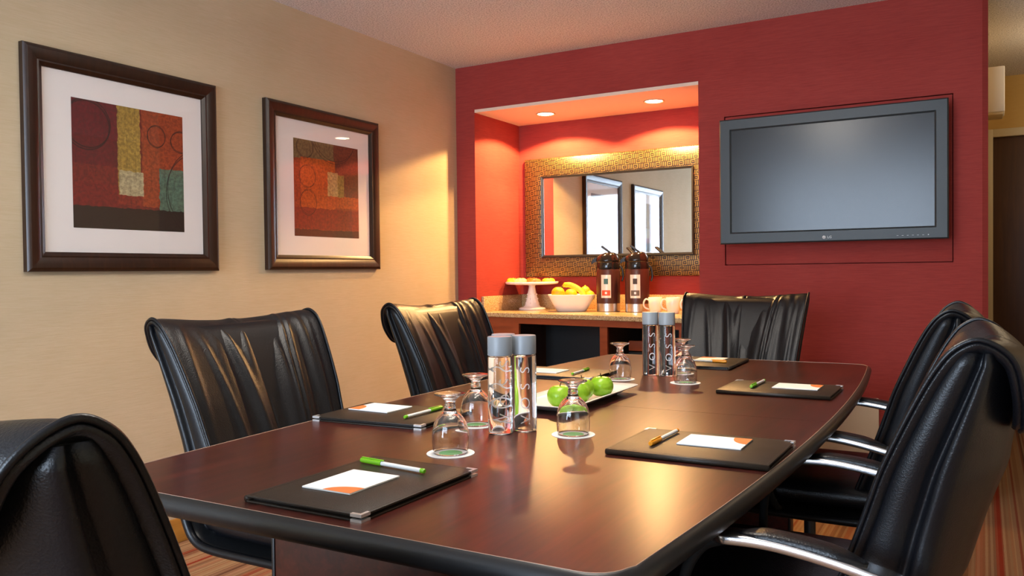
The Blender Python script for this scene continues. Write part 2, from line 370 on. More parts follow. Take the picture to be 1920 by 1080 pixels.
obj('mullion', box(-1.33, -1.27, REAR-.1, REAR-.03, WZ0+.05, WZ1-.05), 'whitepaint', win, False)
obj('pane', box(WX0+.05, -1.33, REAR-.07, REAR-.064, WZ0+.05, WZ1-.05), 'pane', win, False)
obj('pane', box(-1.27, WX1-.05, REAR-.07, REAR-.064, WZ0+.05, WZ1-.05), 'pane', win, False)
# baseboards
struct(obj('baseboard_left', box(XL, XL+.012, DY1+.07, YB, 0, .105, .003), 'oak', smooth=30))
struct(obj('baseboard_back', box(-1.36, .004, YB-.012, YB, 0, .105, .003), 'oak', smooth=30))
# hallway door
d = struct(obj('door_1', box(HX0, HX1, YH+.02, YH+.06, .01, HZ, .002), 'doorwood', smooth=30))
obj('door_casing', bxs([(HX0-.055, HX0, YH-.015, YH+.03, 0, HZ+.055), (HX1, HX1+.055, YH-.015, YH+.03, 0, HZ+.055), (HX0, HX1, YH-.015, YH+.03, HZ, HZ+.055)], .003), 'creampaint', d, 30)
# white door in the left wall, seen only in the mirror
d = struct(obj('door_2', box(XL-.06, XL-.02, DY0+.01, DY1-.01, .01, DZ-.01, .002), 'whitepaint', smooth=30))
obj('door_casing', bxs([(XL-.03, XL+.018, DY1-.01, DY1+.06, 0, DZ+.06), (XL-.03, XL+.018, DY0-.06, DY0+.01, 0, DZ+.06), (XL-.03, XL+.018, DY0+.01, DY1-.01, DZ-.01, DZ+.06)], .004), 'whitepaint', d, 30)
k = lathe([(0, 0), (.026, 0), (.026, .006), (.011, .012), (.011, .03), (.024, .04), (.027, .052), (.02, .064), (0, .068)], 24)
k.transform(Matrix.Translation((XL-.02, .22, 1.0)) @ Matrix.Rotation(PI/2, 4, 'Y')); obj('door_knob', k, 'brass', d)

# ------------------------------------------------------------------ lamps of the place, plus one added uplight
def downlight(x, y, power, label):
    t = thing('recessed_downlight', label, 'downlight', (x, y, NZ), 0, 'recessed lights in the niche ceiling')
    obj('trim_ring', lathe([(.050, -.001), (.060, -.006), (.064, -.004), (.064, 0), (.050, 0), (.050, -.001)], 40), 'creampaint', t)
    obj('lens', lathe([(0, -.0025), (.048, -.0025), (.049, -.0005), (0, -.0005)], 32), 'lamp', t)
    l = bpy.data.lights.new('downlight_beam', 'SPOT'); l.energy = power; l.color = (1, .57, .21); l.spot_size = math.radians(143.6); l.spot_blend = .12; l.shadow_soft_size = .035
    o = bpy.data.objects.new('downlight_beam', l); COL.objects.link(o); o.location = (0, 0, -.012); o.parent = t
downlight(-2.458, 4.758, 116, 'recessed downlight above the cake stand in the niche')
downlight(-1.723, 4.759, 116, 'recessed downlight above the mugs in the niche')
def pendant(x, y, z, label):
    """pendant over the table with an added uplight, out of the picture above"""
    t = thing('pendant_light', label, 'pendant light', (x, y, z)); w_, l_ = .16, .60
    obj('housing', bxs([(-w_, w_, -l_, -l_+.02, 0, .06), (-w_, w_, l_-.02, l_, 0, .06), (-w_, -w_+.02, -l_+.02, l_-.02, 0, .06), (w_-.02, w_, -l_+.02, l_-.02, 0, .06)], .003), 'whitepaint', t, 30)
    obj('diffuser', box(-w_+.02, w_-.02, -l_+.02, l_-.02, .004, .012), 'panel', t, False)
    for yy in (-.45, .45): obj('suspension_rod', tube([(0, yy, .01), (0, yy, ZC-z)], .005, 8), 'silver', t)
    a = area('pendant_downlight', (0, 0, -.002), (0, 0, 0), 2*w_-.05, 2*l_-.05, 9, (1, .93, .84)); a.parent = t
    a = area('added_uplight', (0, 0, .062), (PI, 0, 0), 2*w_-.05, 2*l_-.05, 34, (1, .96, .91)); a.parent = t  # unseen upward lamp, added to brighten the ceiling
pendant(-1.0, 1.85, 2.20, 'long white pendant light hanging over the middle of the table')
hl = thing('hall_light', 'round flush ceiling light in the hallway', 'ceiling light', (.62, 5.5, ZC))
obj('glass_bowl', lathe([(0, -.09), (.06, -.085), (.11, -.06), (.13, -.02), (.13, 0), (0, 0)], 32), 'panel', hl)
l = bpy.data.lights.new('hall_glow', 'POINT'); l.energy = 6; l.color = (1, .74, .42); l.shadow_soft_size = .12
o = bpy.data.objects.new('hall_glow', l); COL.objects.link(o); o.location = (0, 0, -.22); o.parent = hl

# ------------------------------------------------------------------ framed pictures on the left wall
def picture(label, y0, y1, z0, z1, b, a0, a1, b0, b1, artmat):
    X = XL; F = .032
    t = thing('framed_picture', label, 'picture', (X, (y0+y1)/2, z0), 0, 'framed abstract prints on the beige wall')
    L = lambda m: (m.transform(Matrix.Translation((-X, -(y0+y1)/2, -z0))), m)[1]
    # mitred moulding: profile (inset from outer edge, height off the wall), each side its own rail
    prof = [(0, 0), (0, F*.72), (.004, F*.86), (.014, F), (.03, F*.98), (b*.72, F*.70), (b*.80, F*.72), (b*.86, F*.62), (b, F*.45), (b, 0)]
    C = [(y0, z0, 1, 1), (y1, z0, -1, 1), (y1, z1, -1, -1), (y0, z1, 1, -1)]
    for i in range(4):
        A, B = C[i], C[(i+1) % 4]
        r0 = [(X+h, A[0]+A[2]*w_, A[1]+A[3]*w_) for w_, h in prof]; r1 = [(X+h, B[0]+B[2]*w_, B[1]+B[3]*w_) for w_, h in prof]
        obj('frame_rail', L(loft([r0, r1])), 'frame', t, 25)
    obj('mat_board', L(box(X+.004, X+.008, y0+b-.004, y1-b+.004, z0+b-.004, z1-b+.004)), 'mat', t, False)
    obj('print', L(quad([(X+.0088, a0, b0), (X+.0088, a1, b0), (X+.0088, a1, b1), (X+.0088, a0, b1)])), artmat, t, False)
    obj('glazing', L(quad([(X+.0125, y0+b, z0+b), (X+.0125, y1-b, z0+b), (X+.0125, y1-b, z1-b), (X+.0125, y0+b, z1-b)])), 'pane', t, False)
picture('large framed red and orange abstract print with wide white mat, nearer the camera', 1.68, 2.525, 1.150, 1.966, .072, 1.864, 2.357, 1.315, 1.803, 'art1')
picture('framed orange abstract print with white mat, nearer the red wall', 2.815, 3.65, 1.153, 1.968, .072, 3.005, 3.488, 1.321, 1.806, 'art2')

# ------------------------------------------------------------------ television on the red wall
tv = thing('television', 'flat screen television with charcoal bezel mounted on the red wall', 'television', (-.677, YB, 1.59))
def TL(m): m.transform(Matrix.Translation((.677, -YB, -1.59))); return m
tx0, tx1, tz0, tz1, ty = -1.214, -.139, 1.2625, 1.9185, 4.35
sx0, sx1, sz0, sz1 = -1.152, -.198, 1.324, 1.857
obj('housing', TL(bxs([(tx0+.01, tx1-.01, ty+.03, ty+.075, tz0+.01, tz1-.01)], .008)), 'blackplast', tv, 30)
bz = []
C0 = [(tx0, tz0), (tx1, tz0), (tx1, tz1), (tx0, tz1)]; C1 = [(sx0, sz0), (sx1, sz0), (sx1, sz1), (sx0, sz1)]
v = []; f = []
for (x, z), (a, b) in zip(C0, C1):
    sx = 1 if a > x else -1; sz = 1 if b > z else -1
    v += [(x, ty+.035, z), (x, ty+.006, z), (x+sx*.006, ty, z+sz*.006), (a-sx*.008, ty, b-sz*.008), (a, ty+.006, b), (a, ty+.03, b)]
for i in range(4):
    for j in range(5): a = i*6+j; b = ((i+1) % 4)*6+j; f.append((a, b, b+1, a+1))
obj('bezel', TL(pydata(v, f)), 'tvplastic', tv, 25)
obj('screen', TL(quad([(sx0, ty+.007, sz0), (sx1, ty+.007, sz0), (sx1, ty+.007, sz1), (sx0, ty+.007, sz1)])), 'tvscreen', tv, False)
obj('wall_mount', TL(bxs([(-.85, -.50, ty+.07, YB+.008, 1.45, 1.75)], .004)), 'blackplast', tv, 30)
RXP = Matrix.Rotation(PI/2, 4, 'X')
lg = lathe([(0, -.0004), (.0085, -.0004), (.0085, .0006), (0, .0006)], 24); lg.transform(Matrix.Translation((-.690, ty-.0006, 1.2845)) @ RXP); obj('logo_disc', TL(lg), 'logo', tv)
m = text_mesh('L', .010, .0003); m.transform(Matrix.Translation((-.6905, ty-.0014, 1.2845)) @ RXP); obj('logo_mark', TL(m), 'tvplastic', tv, False)
m = text_mesh('LG', .017, .0003); m.transform(Matrix.Translation((-.664, ty-.0008, 1.2845)) @ RXP); obj('logo_lettering', TL(m), 'logo', tv, False)
obj('indicator_light', TL(box(-.226, -.222, ty-.001, ty+.001, 1.281, 1.285)), 'logo', tv, False)
obj('control_marks', TL(bxs([(-.36+i*.022, -.352+i*.022, ty-.0008, ty+.001, 1.2815, 1.2828) for i in range(6)])), 'logo', tv, False)

# beige panel low on the red wall behind the table
wp = tag(obj('wall_access_cover', box(-1.0, -.452, YB-.012, YB, .12, .475, .003), 'beigepanel', smooth=30), 'plain beige cover panel low on the red wall behind the chairs', 'wall panel')

# ------------------------------------------------------------------ hallway box
hb = thing('wall_box', 'off-white box mounted high on the hallway wall past the red wall', 'wall box', (0, 5.5, 2.0))
obj('cover', box(0, .108, 0, .2, .015, .275, .006), 'whitepaint', hb, 30)
obj('lower_lip', box(0, .100, .004, .19, 0, .016, .003), 'creampaint', hb, 30)

# ------------------------------------------------------------------ mirror in the niche
mo = thing('wall_mirror', 'rectangular mirror with wide woven gold frame hanging in the niche', 'mirror', (-2.097, NY, 1.092))
def ML(m): m.transform(Matrix.Translation((2.097, -NY, -1.092))); return m
ox0, ox1, oz0, oz1 = -2.768, -1.428, 1.092, 1.906; ix0, ix1, iz0, iz1 = -2.634, -1.562, 1.225, 1.780; my = NY-.038
O4 = [(ox0, oz0), (ox1, oz0), (ox1, oz1), (ox0, oz1)]; I4 = [(ix0, iz0), (ix1, iz0), (ix1, iz1), (ix0, iz1)]
for i in range(4):
    rr = []
    for k in (i, (i+1) % 4):
        (x, z), (a, b) = O4[k], I4[k]; sx = 1 if a > x else -1; sz = 1 if b > z else -1
        rr.append([(x, NY, z), (x, my+.014, z), (x+sx*.006, my+.004, z+sz*.006), (x+sx*.02, my, z+sz*.02), (a-sx*.02, my, b-sz*.02), (a, my+.004, b), (a, NY, b)])
    obj('frame_rail', ML(loft(rr)), 'weave', mo, 25)
v = []; f = []
for (x, z) in I4:
    sx = 1 if x < -2.1 else -1; sz = 1 if z < 1.5 else -1
    v += [(x, my-.003, z), (x+sx*.002, my-.006, z+sz*.002), (x+sx*.014, my-.002, z+sz*.014), (x+sx*.016, my+.008, z+sz*.016)]
for i in range(4):
    for j in range(3): a = i*4+j; b = ((i+1) % 4)*4+j; f.append((a, b, b+1, a+1))
obj('inner_lip', ML(pydata(v, f)), 'blackplast', mo, 25)
obj('mirror_glass', ML(quad([(ix0+.01, my+.007, iz0+.01), (ix1-.01, my+.007, iz0+.01), (ix1-.01, my+.007, iz1-.01), (ix0+.01, my+.007, iz1-.01)])), 'mirror', mo, False)

# ------------------------------------------------------------------ counter and cabinet in the niche
CZ = .872
front = [(NX0, 4.515), (-2.70, 4.500), (-2.31, 4.452), (-1.965, 4.400), (-1.636, 4.325), (-1.43, 4.285), (NX1, 4.275)]
ct = thing('granite_counter', 'speckled tan granite counter in the niche holding food and coffee', 'counter', (-2.09, 4.8, CZ-.03))
def CL(m): m.transform(Matrix.Translation((2.09, -4.8, -(CZ-.03)))); return m
obj('slab', CL(prism([(NX1-.001, NY), (NX0+.001, NY)]+[(max(min(x, NX1-.001), NX0+.001), y) for x, y in front], CZ-.03, CZ, .006, 3)), 'granite', ct, 30)
obj('back_splash', CL(box(NX0+.001, NX1-.001, NY-.018, NY, CZ, .972, .002)), 'granite', ct, 30)
obj('side_splash', CL(box(NX0+.001, NX0+.019, 4.53, NY-.018, CZ, .972, .002)), 'granite', ct, 30)
cb = thing('niche_cabinet', 'reddish brown wooden cabinet with open bays below the granite counter', 'cabinet', (-2.09, 4.8, 0))
def BL(m): m.transform(Matrix.Translation((2.09, -4.8, 0))); return m
def fy(x): return np.interp(x, [p[0] for p in front], [p[1] for p in front])+.028
def facep(x0, x1, z0, z1):
    y0, y1 = fy(x0), fy(x1); T = .022
    return prism([(x0, y0), (x1, y1), (x1, y1+T), (x0, y0+T)], z0, z1)
B0, B1, B2, B3 = -2.535, -1.945, -1.893, -1.43
for nm, a in (('face_stile', (NX0+.001, B0, .10, CZ-.031)), ('face_stile', (B1, B2, .10, CZ-.07)), ('face_stile', (B3, NX1-.001, .10, CZ-.031)), ('top_rail', (B0, B3, CZ-.068, CZ-.031)), ('toe_kick', (B0, B3, .02, .10))):
    obj(nm, BL(facep(*a)), 'cabwood', cb, False)
obj('bottom_shelf', BL(box(NX0+.001, NX1-.001, 4.58, NY-.001, .06, .10)), 'cabwood', cb, False)
obj('divider', BL(box(-1.93, -1.908, 4.45, NY-.001, .10, CZ-.031)), 'doorwood', cb, False)
obj('back_panel', BL(box(NX0+.21, NX1-.001, NY-.03, NY-.001, .10, CZ-.031)), 'darkgap', cb, False)  # coloured near black to stand in for the shade inside the open bays
obj('inner_side', BL(box(NX0+.19, NX0+.21, 4.56, NY-.001, .10, CZ-.031)), 'doorwood', cb, False)
fr = thing('mini_fridge', 'dark mini fridge inside the right bay of the niche cabinet', 'fridge', (-1.62, 4.78, .10))
obj('body', box(-.20, .18, -.18, .22, 0, .60, .006), 'darkgap', fr, 30); obj('door', box(-.20, .18, -.225, -.185, .01, .55, .006), 'blackplast', fr, 30)
obj('top_strip', box(-.20, .18, -.222, -.185, .555, .615, .004), 'cabwood', fr, 30)

# cake stand with pastries
cs = onz(994, 581, CZ); cs.y += .03
st = thing('cake_stand', 'white pedestal cake stand holding glazed pastries on the counter', 'cake stand', (cs.x, cs.y, CZ))
obj('pedestal', lathe([(0, 0), (.088, 0), (.092, .006), (.086, .014), (.060, .020), (.050, .030), (.038, .075), (.026, .130), (.021, .160), (.030, .168), (0, .168)], 40), 'white', st)
obj('plate', lathe([(0, .168), (.10, .168), (.165, .172), (.178, .176), (.180, .188), (.176, .190), (.172, .182), (.10, .180), (0, .180)], 56), 'white', st)
bead = lathe([(0, -.005), (.0035, -.0035), (.005, 0), (.0035, .0035), (0, .005)], 10)
for (zz, rr) in ((.045, .045), (.075, .039), (.105, .032)):
    for k in range(8):
        a = k*PI/4+.2; obj('bead', bead, 'white', st, loc=(rr*math.cos(a), rr*math.sin(a), zz))
def pastry(dx, dy, r, h, mat, label, bits):
    t = thing('pastry', label, 'pastry', (cs.x+dx, cs.y+dy, CZ+.18), random.random(), 'pastries on the cake stand')
    rnd = random.Random(int(dx*9000)); seg = 22; rings = []
    for (rr, zz) in ((.80, 0), (1.0, .22), (1.0, .5), (.86, .8), (.6, .97), (.25, 1.0)):
        rings.append([(r*rr*(1+.06*math.sin(5*a+dx*90))*math.cos(a), r*rr*(1+.06*math.sin(5*a+dx*90))*math.sin(a), h*zz*(1+.05*math.sin(3*a))) for a in [2*PI*j/seg for j in range(seg)]])
    obj('dough', loft(rings), mat, t)
    for k in range(bits):
        a = rnd.random()*2*PI; q = r*.75*math.sqrt(rnd.random()); obj('topping', bitm, 'choc', t, loc=(q*math.cos(a), q*math.sin(a), h*(1.0-.25*(q/r)**2)))
bitm = lathe([(0, -.003), (.004, 0), (.003, .003), (0, .004)], 8)
pastry(-.120, -.055, .041, .034, 'pastry1', 'yellow glazed pastry at the left rim of the cake stand', 3)
pastry(-.038, -.088, .043, .034, 'pastry2', 'pale pastry with dark sprinkles on the cake stand', 9)
pastry(.058, -.080, .048, .032, 'pastry3', 'orange berry glazed pastry in the middle of the cake stand', 5)
pastry(.125, .0, .044, .032, 'pastry1', 'yellow pastry at the right rim of the cake stand', 4)
pastry(-.03, .07, .050, .034, 'pastry3', 'orange pastry behind the sprinkled one on the cake stand', 4)

# fruit bowl
bp = onz(1065, 585, CZ); bp.y += .09; bp.x -= .018; bw = thing('fruit_bowl', 'white flared square bowl filled with fruit on the counter', 'bowl', (bp.x, bp.y, CZ), YAW)
def sq(hw, z, n=40, e=3.4):
    out = []
    for j in range(n):
        a = 2*PI*j/n; c, s = math.cos(a), math.sin(a); out.append((hw*math.copysign(abs(c)**(2/e), c), hw*.8*math.copysign(abs(s)**(2/e), s), z))
    return out
obj('bowl_body', loft([sq(.085, 0), sq(.095, .004), sq(.122, .05), sq(.152, .106), sq(.150, .109), sq(.146, .106), sq(.116, .052), sq(.085, .014), sq(.02, .012)]), 'white', bw, 40)
def place(name, label, cat, dx, dy, dz, group=None):
    c, s = math.cos(YAW), math.sin(YAW); return thing(name, label, cat, (bp.x+dx*c-dy*s, bp.y+dx*s+dy*c, CZ+dz), YAW, group)
def ball(r, zs=1., dim=0, n=18):
    pr = []
    for i in range(n+1):
        a = -PI/2+PI*i/n; rr = r*math.cos(a); z = r*zs*math.sin(a)
        if dim: z -= math.copysign(1, z)*dim*math.exp(-(rr/(r*.34))**2)
        pr.append((max(rr, 0) if 0 < i < n else 0, z))
    return lathe(pr, 32)
o = place('orange', 'round orange at the left of the fruit bowl', 'orange', -.088, -.045, .118); obj('peel', ball(.043, .97, .002), 'orange', o); obj('stem_end', lathe([(0, .0395), (.004, .040), (.003, .042), (0, .0425)], 8), 'stem', o)
o = place('orange', 'orange half hidden behind the banana in the fruit bowl', 'orange', .0, .045, .105); obj('peel', ball(.042, .97, .002), 'orange', o); obj('stem_end', lathe([(0, .0385), (.004, .039), (.003, .041), (0, .0415)], 8), 'stem', o)
o = place('banana', 'yellow banana lying across the fruit bowl', 'banana', 0, 0, 0)
pp = cr([(-.055, .0, .160), (-.035, -.005, .170), (-.005, -.02, .168), (.04, -.035, .145), (.075, -.045, .110), (.09, -.05, .085)], 6); n = len(pp)
obj('peel', tube([Vector(p) for p in pp], [.0175*min(1, .35+i/n*4, .4+(n-1-i)/n*4) for i in range(n)], 10), 'banana', o)
obj('stem', tube([(-.072, .004, .152), (-.055, .0, .160)], [.004, .006], 8), 'stem', o)
o = place('lemon', 'yellow-green lemon at the right rim of the fruit bowl', 'lemon', .092, .034, .124); obj('peel', ball(.033, 1.1), 'lemon', o); obj('tip', lathe([(0, .030), (.008, .034), (.004, .042), (0, .043)], 10), 'lemon', o)
o = place('lemon', 'lower yellow-green lemon at the right of the fruit bowl', 'lemon', .118, -.028, .098); obj('peel', ball(.031, 1.08), 'lemon', o); obj('tip', lathe([(0, .028), (.008, .031), (.004, .038), (0, .039)], 10), 'lemon', o)

# coffee airpots
def airpot(p, label, bandc, picc):
    t = thing('coffee_airpot', label, 'airpot', (p.x, p.y, CZ), YAW*.62, 'coffee airpots on the counter')
    obj('base_ring', lathe([(0, 0), (.070, 0), (.074, .004), (.074, .052), (.072, .054), (0, .054)], 40), 'steel', t, 40)
    obj('body', lathe([(0, .052), (.0735, .052), (.0745, .058), (.0745, .262), (.071, .268), (0, .268)], 44), 'maroon', t, 40)
    obj('collar', lathe([(0, .266), (.072, .266), (.0735, .272), (.0735, .300), (.069, .312), (0, .312)], 44), 'gloss_black', t, 40)
    hd = []
    for (z, a, b, off) in ((.308, .070, .070, 0), (.325, .074, .068, -.004), (.345, .066, .060, -.002), (.362, .050, .050, .006), (.372, .030, .034, .012)):
        hd.append([(off+a*math.cos(q), b*math.sin(q), z) for q in [2*PI*j/28 for j in range(28)]])
    obj('pump_head', loft(hd), 'gloss_black', t)
    obj('spout', loft([[(x0, -.016, z0), (x0, .016, z0), (x0, .013, z0+h_), (x0, -.013, z0+h_)] for x0, z0, h_ in ((-.05, .315, .035), (-.085, .312, .026), (-.102, .300, .022))]), 'gloss_black', t, 30)
    lv = box(-.045, .028, -.017, .017, -.006, .006, .004); lv.transform(Matrix.Translation((-.004, 0, .385)) @ Matrix.Rotation(math.radians(38), 4, 'Y')); obj('pump_lever', lv, 'blackplast', t, 30)
    obj('carry_handle', tube([Vector(q) for q in cr([(.066, 0, .29), (.088, 0, .27), (.094, 0, .22), (.086, 0, .19)], 4)], .006, 8), 'blackplast', t)
    # label plate curved on the body, turned to the front
    def lab(a0, a1, z0, z1, R):
        n = 8; v = []; f = []
        for k in range(n+1):
            a = a0+(a1-a0)*k/n
            for z in (z0, z1): v.append((R*math.cos(a), R*math.sin(a), z))
        for k in range(n): f.append((2*k, 2*k+2, 2*k+3, 2*k+1))
        return pydata(v, f)
    c = -PI/2-.12
    pl = obj('label_plate', lab(c-.42, c+.42, .088, .232, .0752), 'cream', t)
    obj('picture', lab(c-.18, c+.18, .174, .208, .0756), picc, pl); obj('band', lab(c-.36, c+.36, .102, .136, .0756), bandc, pl)
    obj('emblem', lab(c-.09, c+.09, .112, .126, .0759), 'cream', pl)
M['teal'] = flat('teal_print', '3f6f6b', .6); M['redband'] = flat('red_band_print', 'd8552c', .6); M['greyband'] = flat('grey_band_print', '6b5d4e', .6); M['darkprint'] = flat('dark_print', '40342a', .6)
pA = onz(1141, 584, CZ); pB = onz(1195, 585, CZ)
airpot(pA, 'maroon coffee airpot with red banded label beside the fruit bowl', 'redband', 'teal')
airpot(pB, 'maroon coffee airpot with grey banded label beside the mugs', 'greyband', 'darkprint')

# mugs
def make_mug():
    t = thing('mug', '', 'mug', group='cream mugs in a row')
    obj('cup', lathe([(0, 0), (.030, 0), (.034, .004), (.041, .05), (.043, .095), (.0415, .0955), (.040, .092), (.037, .05), (.031, .008), (0, .007)], 36), 'cream', t)
    obj('handle', tube([Vector(q) for q in cr([(-.040, 0, .080), (-.058, 0, .084), (-.070, 0, .062), (-.064, 0, .036), (-.0385, 0, .022)], 5)], .0052, 10), 'cream', t)
    return t
mug = make_mug(); mg = [ony(1229, 570, 4.72), ony(1262, 570, 4.70), ony(1298, 570, 4.68)]
for i, (p, lb) in enumerate(zip(mg, ('cream mug nearest the airpots, leftmost of the row', 'cream mug in the middle of the row behind the bottles', 'cream mug half hidden by the far chair back'))):
    if i == 0: mug.location = (p.x, p.y, CZ); mug.rotation_euler = (0, 0, .45); mug['label'] = lb
    else: dup(mug, (p.x, p.y, CZ), .45+.1*i, lb)

# ------------------------------------------------------------------ conference table
TT = .74
def outline(inset):
    """boat-shaped top: bowed long sides, rounded corners"""
    y0, y1 = .955+inset, 3.585-inset; xc = -.953
    def hw(y): q = (y-2.27)/1.315; return .617-.062*q*q-inset
    pts = []; R = .055
    for k in range(25): y = y0+R+(y1-y0-2*R)*k/24; pts.append((xc+hw(y), y))
    for k in range(1, 7): a = PI/2*k/7; pts.append((xc+hw(y1)-R+R*math.cos(a), y1-R+R*math.sin(a)))
    for k in range(9): x = (hw(y1)-R)*(1-2*k/8); pts.append((xc+x, y1+.0*x))
    for k in range(1, 7): a = PI/2+PI/2*k/7; pts.append((xc-hw(y1)+R+R*math.cos(a), y1-R+R*math.sin(a)))
    for k in range(25): y = y1-R-(y1-y0-2*R)*k/24; pts.append((xc-hw(y), y))
    for k in range(1, 7): a = PI+PI/2*k/7; pts.append((xc-hw(y0)+R+R*math.cos(a), y0+R+R*math.sin(a)))
    for k in range(9): x = -(hw(y0)-R)*(1-2*k/8); pts.append((xc+x, y0))
    for k in range(1, 7): a = -PI/2+PI/2*k/7; pts.append((xc+hw(y0)-R+R*math.cos(a), y0+R+R*math.sin(a)))
    return pts
tb = thing('conference_table', 'boat-shaped mahogany conference table with black rounded edge', 'table', (-.953, 2.27, 0))
def XL_(m): m.transform(Matrix.Translation((.953, -2.27, 0))); return m
po = outline(.006); SEAM = 2.2
for lo in (True, False):
    bm = bmesh.new(); vs = [bm.verts.new((x, y, TT)) for x, y in po]; bm.faces.new(vs)
    g = list(bm.verts)+list(bm.edges)+list(bm.faces)
    bmesh.ops.bisect_plane(bm, geom=g, plane_co=(0, SEAM-.0009 if lo else SEAM+.0009, 0), plane_no=(0, 1 if lo else -1, 0), clear_outer=True)
    r = bmesh.ops.extrude_face_region(bm, geom=list(bm.faces)); bmesh.ops.translate(bm, verts=[e for e in r['geom'] if isinstance(e, bmesh.types.BMVert)], vec=(0, 0, -.030))
    obj('table_leaf', XL_(me_bm(bm)), 'mahogany', tb, False)
prf = [(.006, TT-.0002), (.0045, TT+.0004), (.002, TT-.001), (-.0045, TT-.006), (-.008, TT-.014), (-.0085, TT-.021), (-.006, TT-.030), (0, TT-.037), (.02, TT-.038), (.02, TT-.030), (.006, TT-.030)]
ol = [outline(i) for i, z in prf]
obj('edge_band', XL_(loft([[(ol[j][i][0], ol[j][i][1], prf[j][1]) for j in range(len(prf))] for i in range(len(po))], closed=True)), 'blackvinyl', tb, 50)
M['pin'] = flat('pinstripe_edge', (.45, .30, .22), .3)
obj('pinstripe', XL_(tube([(x, y, TT+.0002) for x, y in outline(.0055)], .0008, 5, True)), 'pin', tb)
for y in (1.27, 3.02):
    obj('pedestal_panel', XL_(box(-1.30, -.60, y-.022, y+.022, .03, .708, .003)), 'mahogany', tb, 30)
    for x0 in (-1.309, -.60): obj('panel_edge', XL_(box(x0, x0+.009, y-.024, y+.024, .03, .708, .003)), 'blackvinyl', tb, 30)
    obj('plinth', XL_(box(-1.33, -.57, y-.05, y+.05, 0, .03, .004)), 'blackvinyl', tb, 30)
obj('spine_panel', XL_(box(-.98, -.925, 1.292, 2.998, .10, .64)), 'mahogany', tb, False)

# ------------------------------------------------------------------ chairs
def sup(t, p=8): return max(0., 1-abs(t)**p)**.5
rw = random.Random(5)
FOLD = [(rw.uniform(-.85, .85), rw.uniform(-.30, .30), rw.uniform(.025, .11), rw.uniform(.0035, .0085)*rw.choice((1, 1, -1)), rw.uniform(.0, .5), rw.uniform(.6, 1.05)) for _ in range(18)]
def folds(t, s):
    """soft upright leather wrinkles over the front of the back cushion; s runs 0 bottom .. 1 top"""
    if s > 1.15: return 0
    d = 0
    for c, dr, wd, am, s0, s1 in FOLD:
        q = (t-c-dr*(s-.5))/wd
        if abs(q) < 4: d += am*math.exp(-q*q)*max(0, math.sin(PI*min(1, max(0, (s-s0+.25)/(s1-s0+.4)))))
    d *= sup(t, 6)*min(1, max(0, (1.12-s)/.12))
    d -= .0035*math.exp(-(t/.012)**2)
    return d
PATH = cr([(-.150, .500, .235), (-.186, .580, .243), (-.238, .700, .252), (-.290, .830, .266), (-.335, .930, .277), (-.366, .986, .284), (-.391, 1.014, .286), (-.422, 1.027, .285), (-.455, 1.014, .279), (-.478, .985, .266), (-.489, .930, .240), (-.490, .880, .195), (-.487, .864, .150)], 6)
NF = 7*6   # samples to the crown
TH = .030
TS = sorted(set([round(math.sin(x), 5) for x in np.linspace(-PI/2, PI/2, 33)]+[round(x, 5) for x in np.linspace(-.97, .97, 75)]+[-.012, .012, 0.]))
def backmod(u, z, t):
    g = min(1, max(0, (z-.75)/.27)); return u+.030*t*t*min(1, (z-.4)/.4), z-.024*(1-t*t)*g
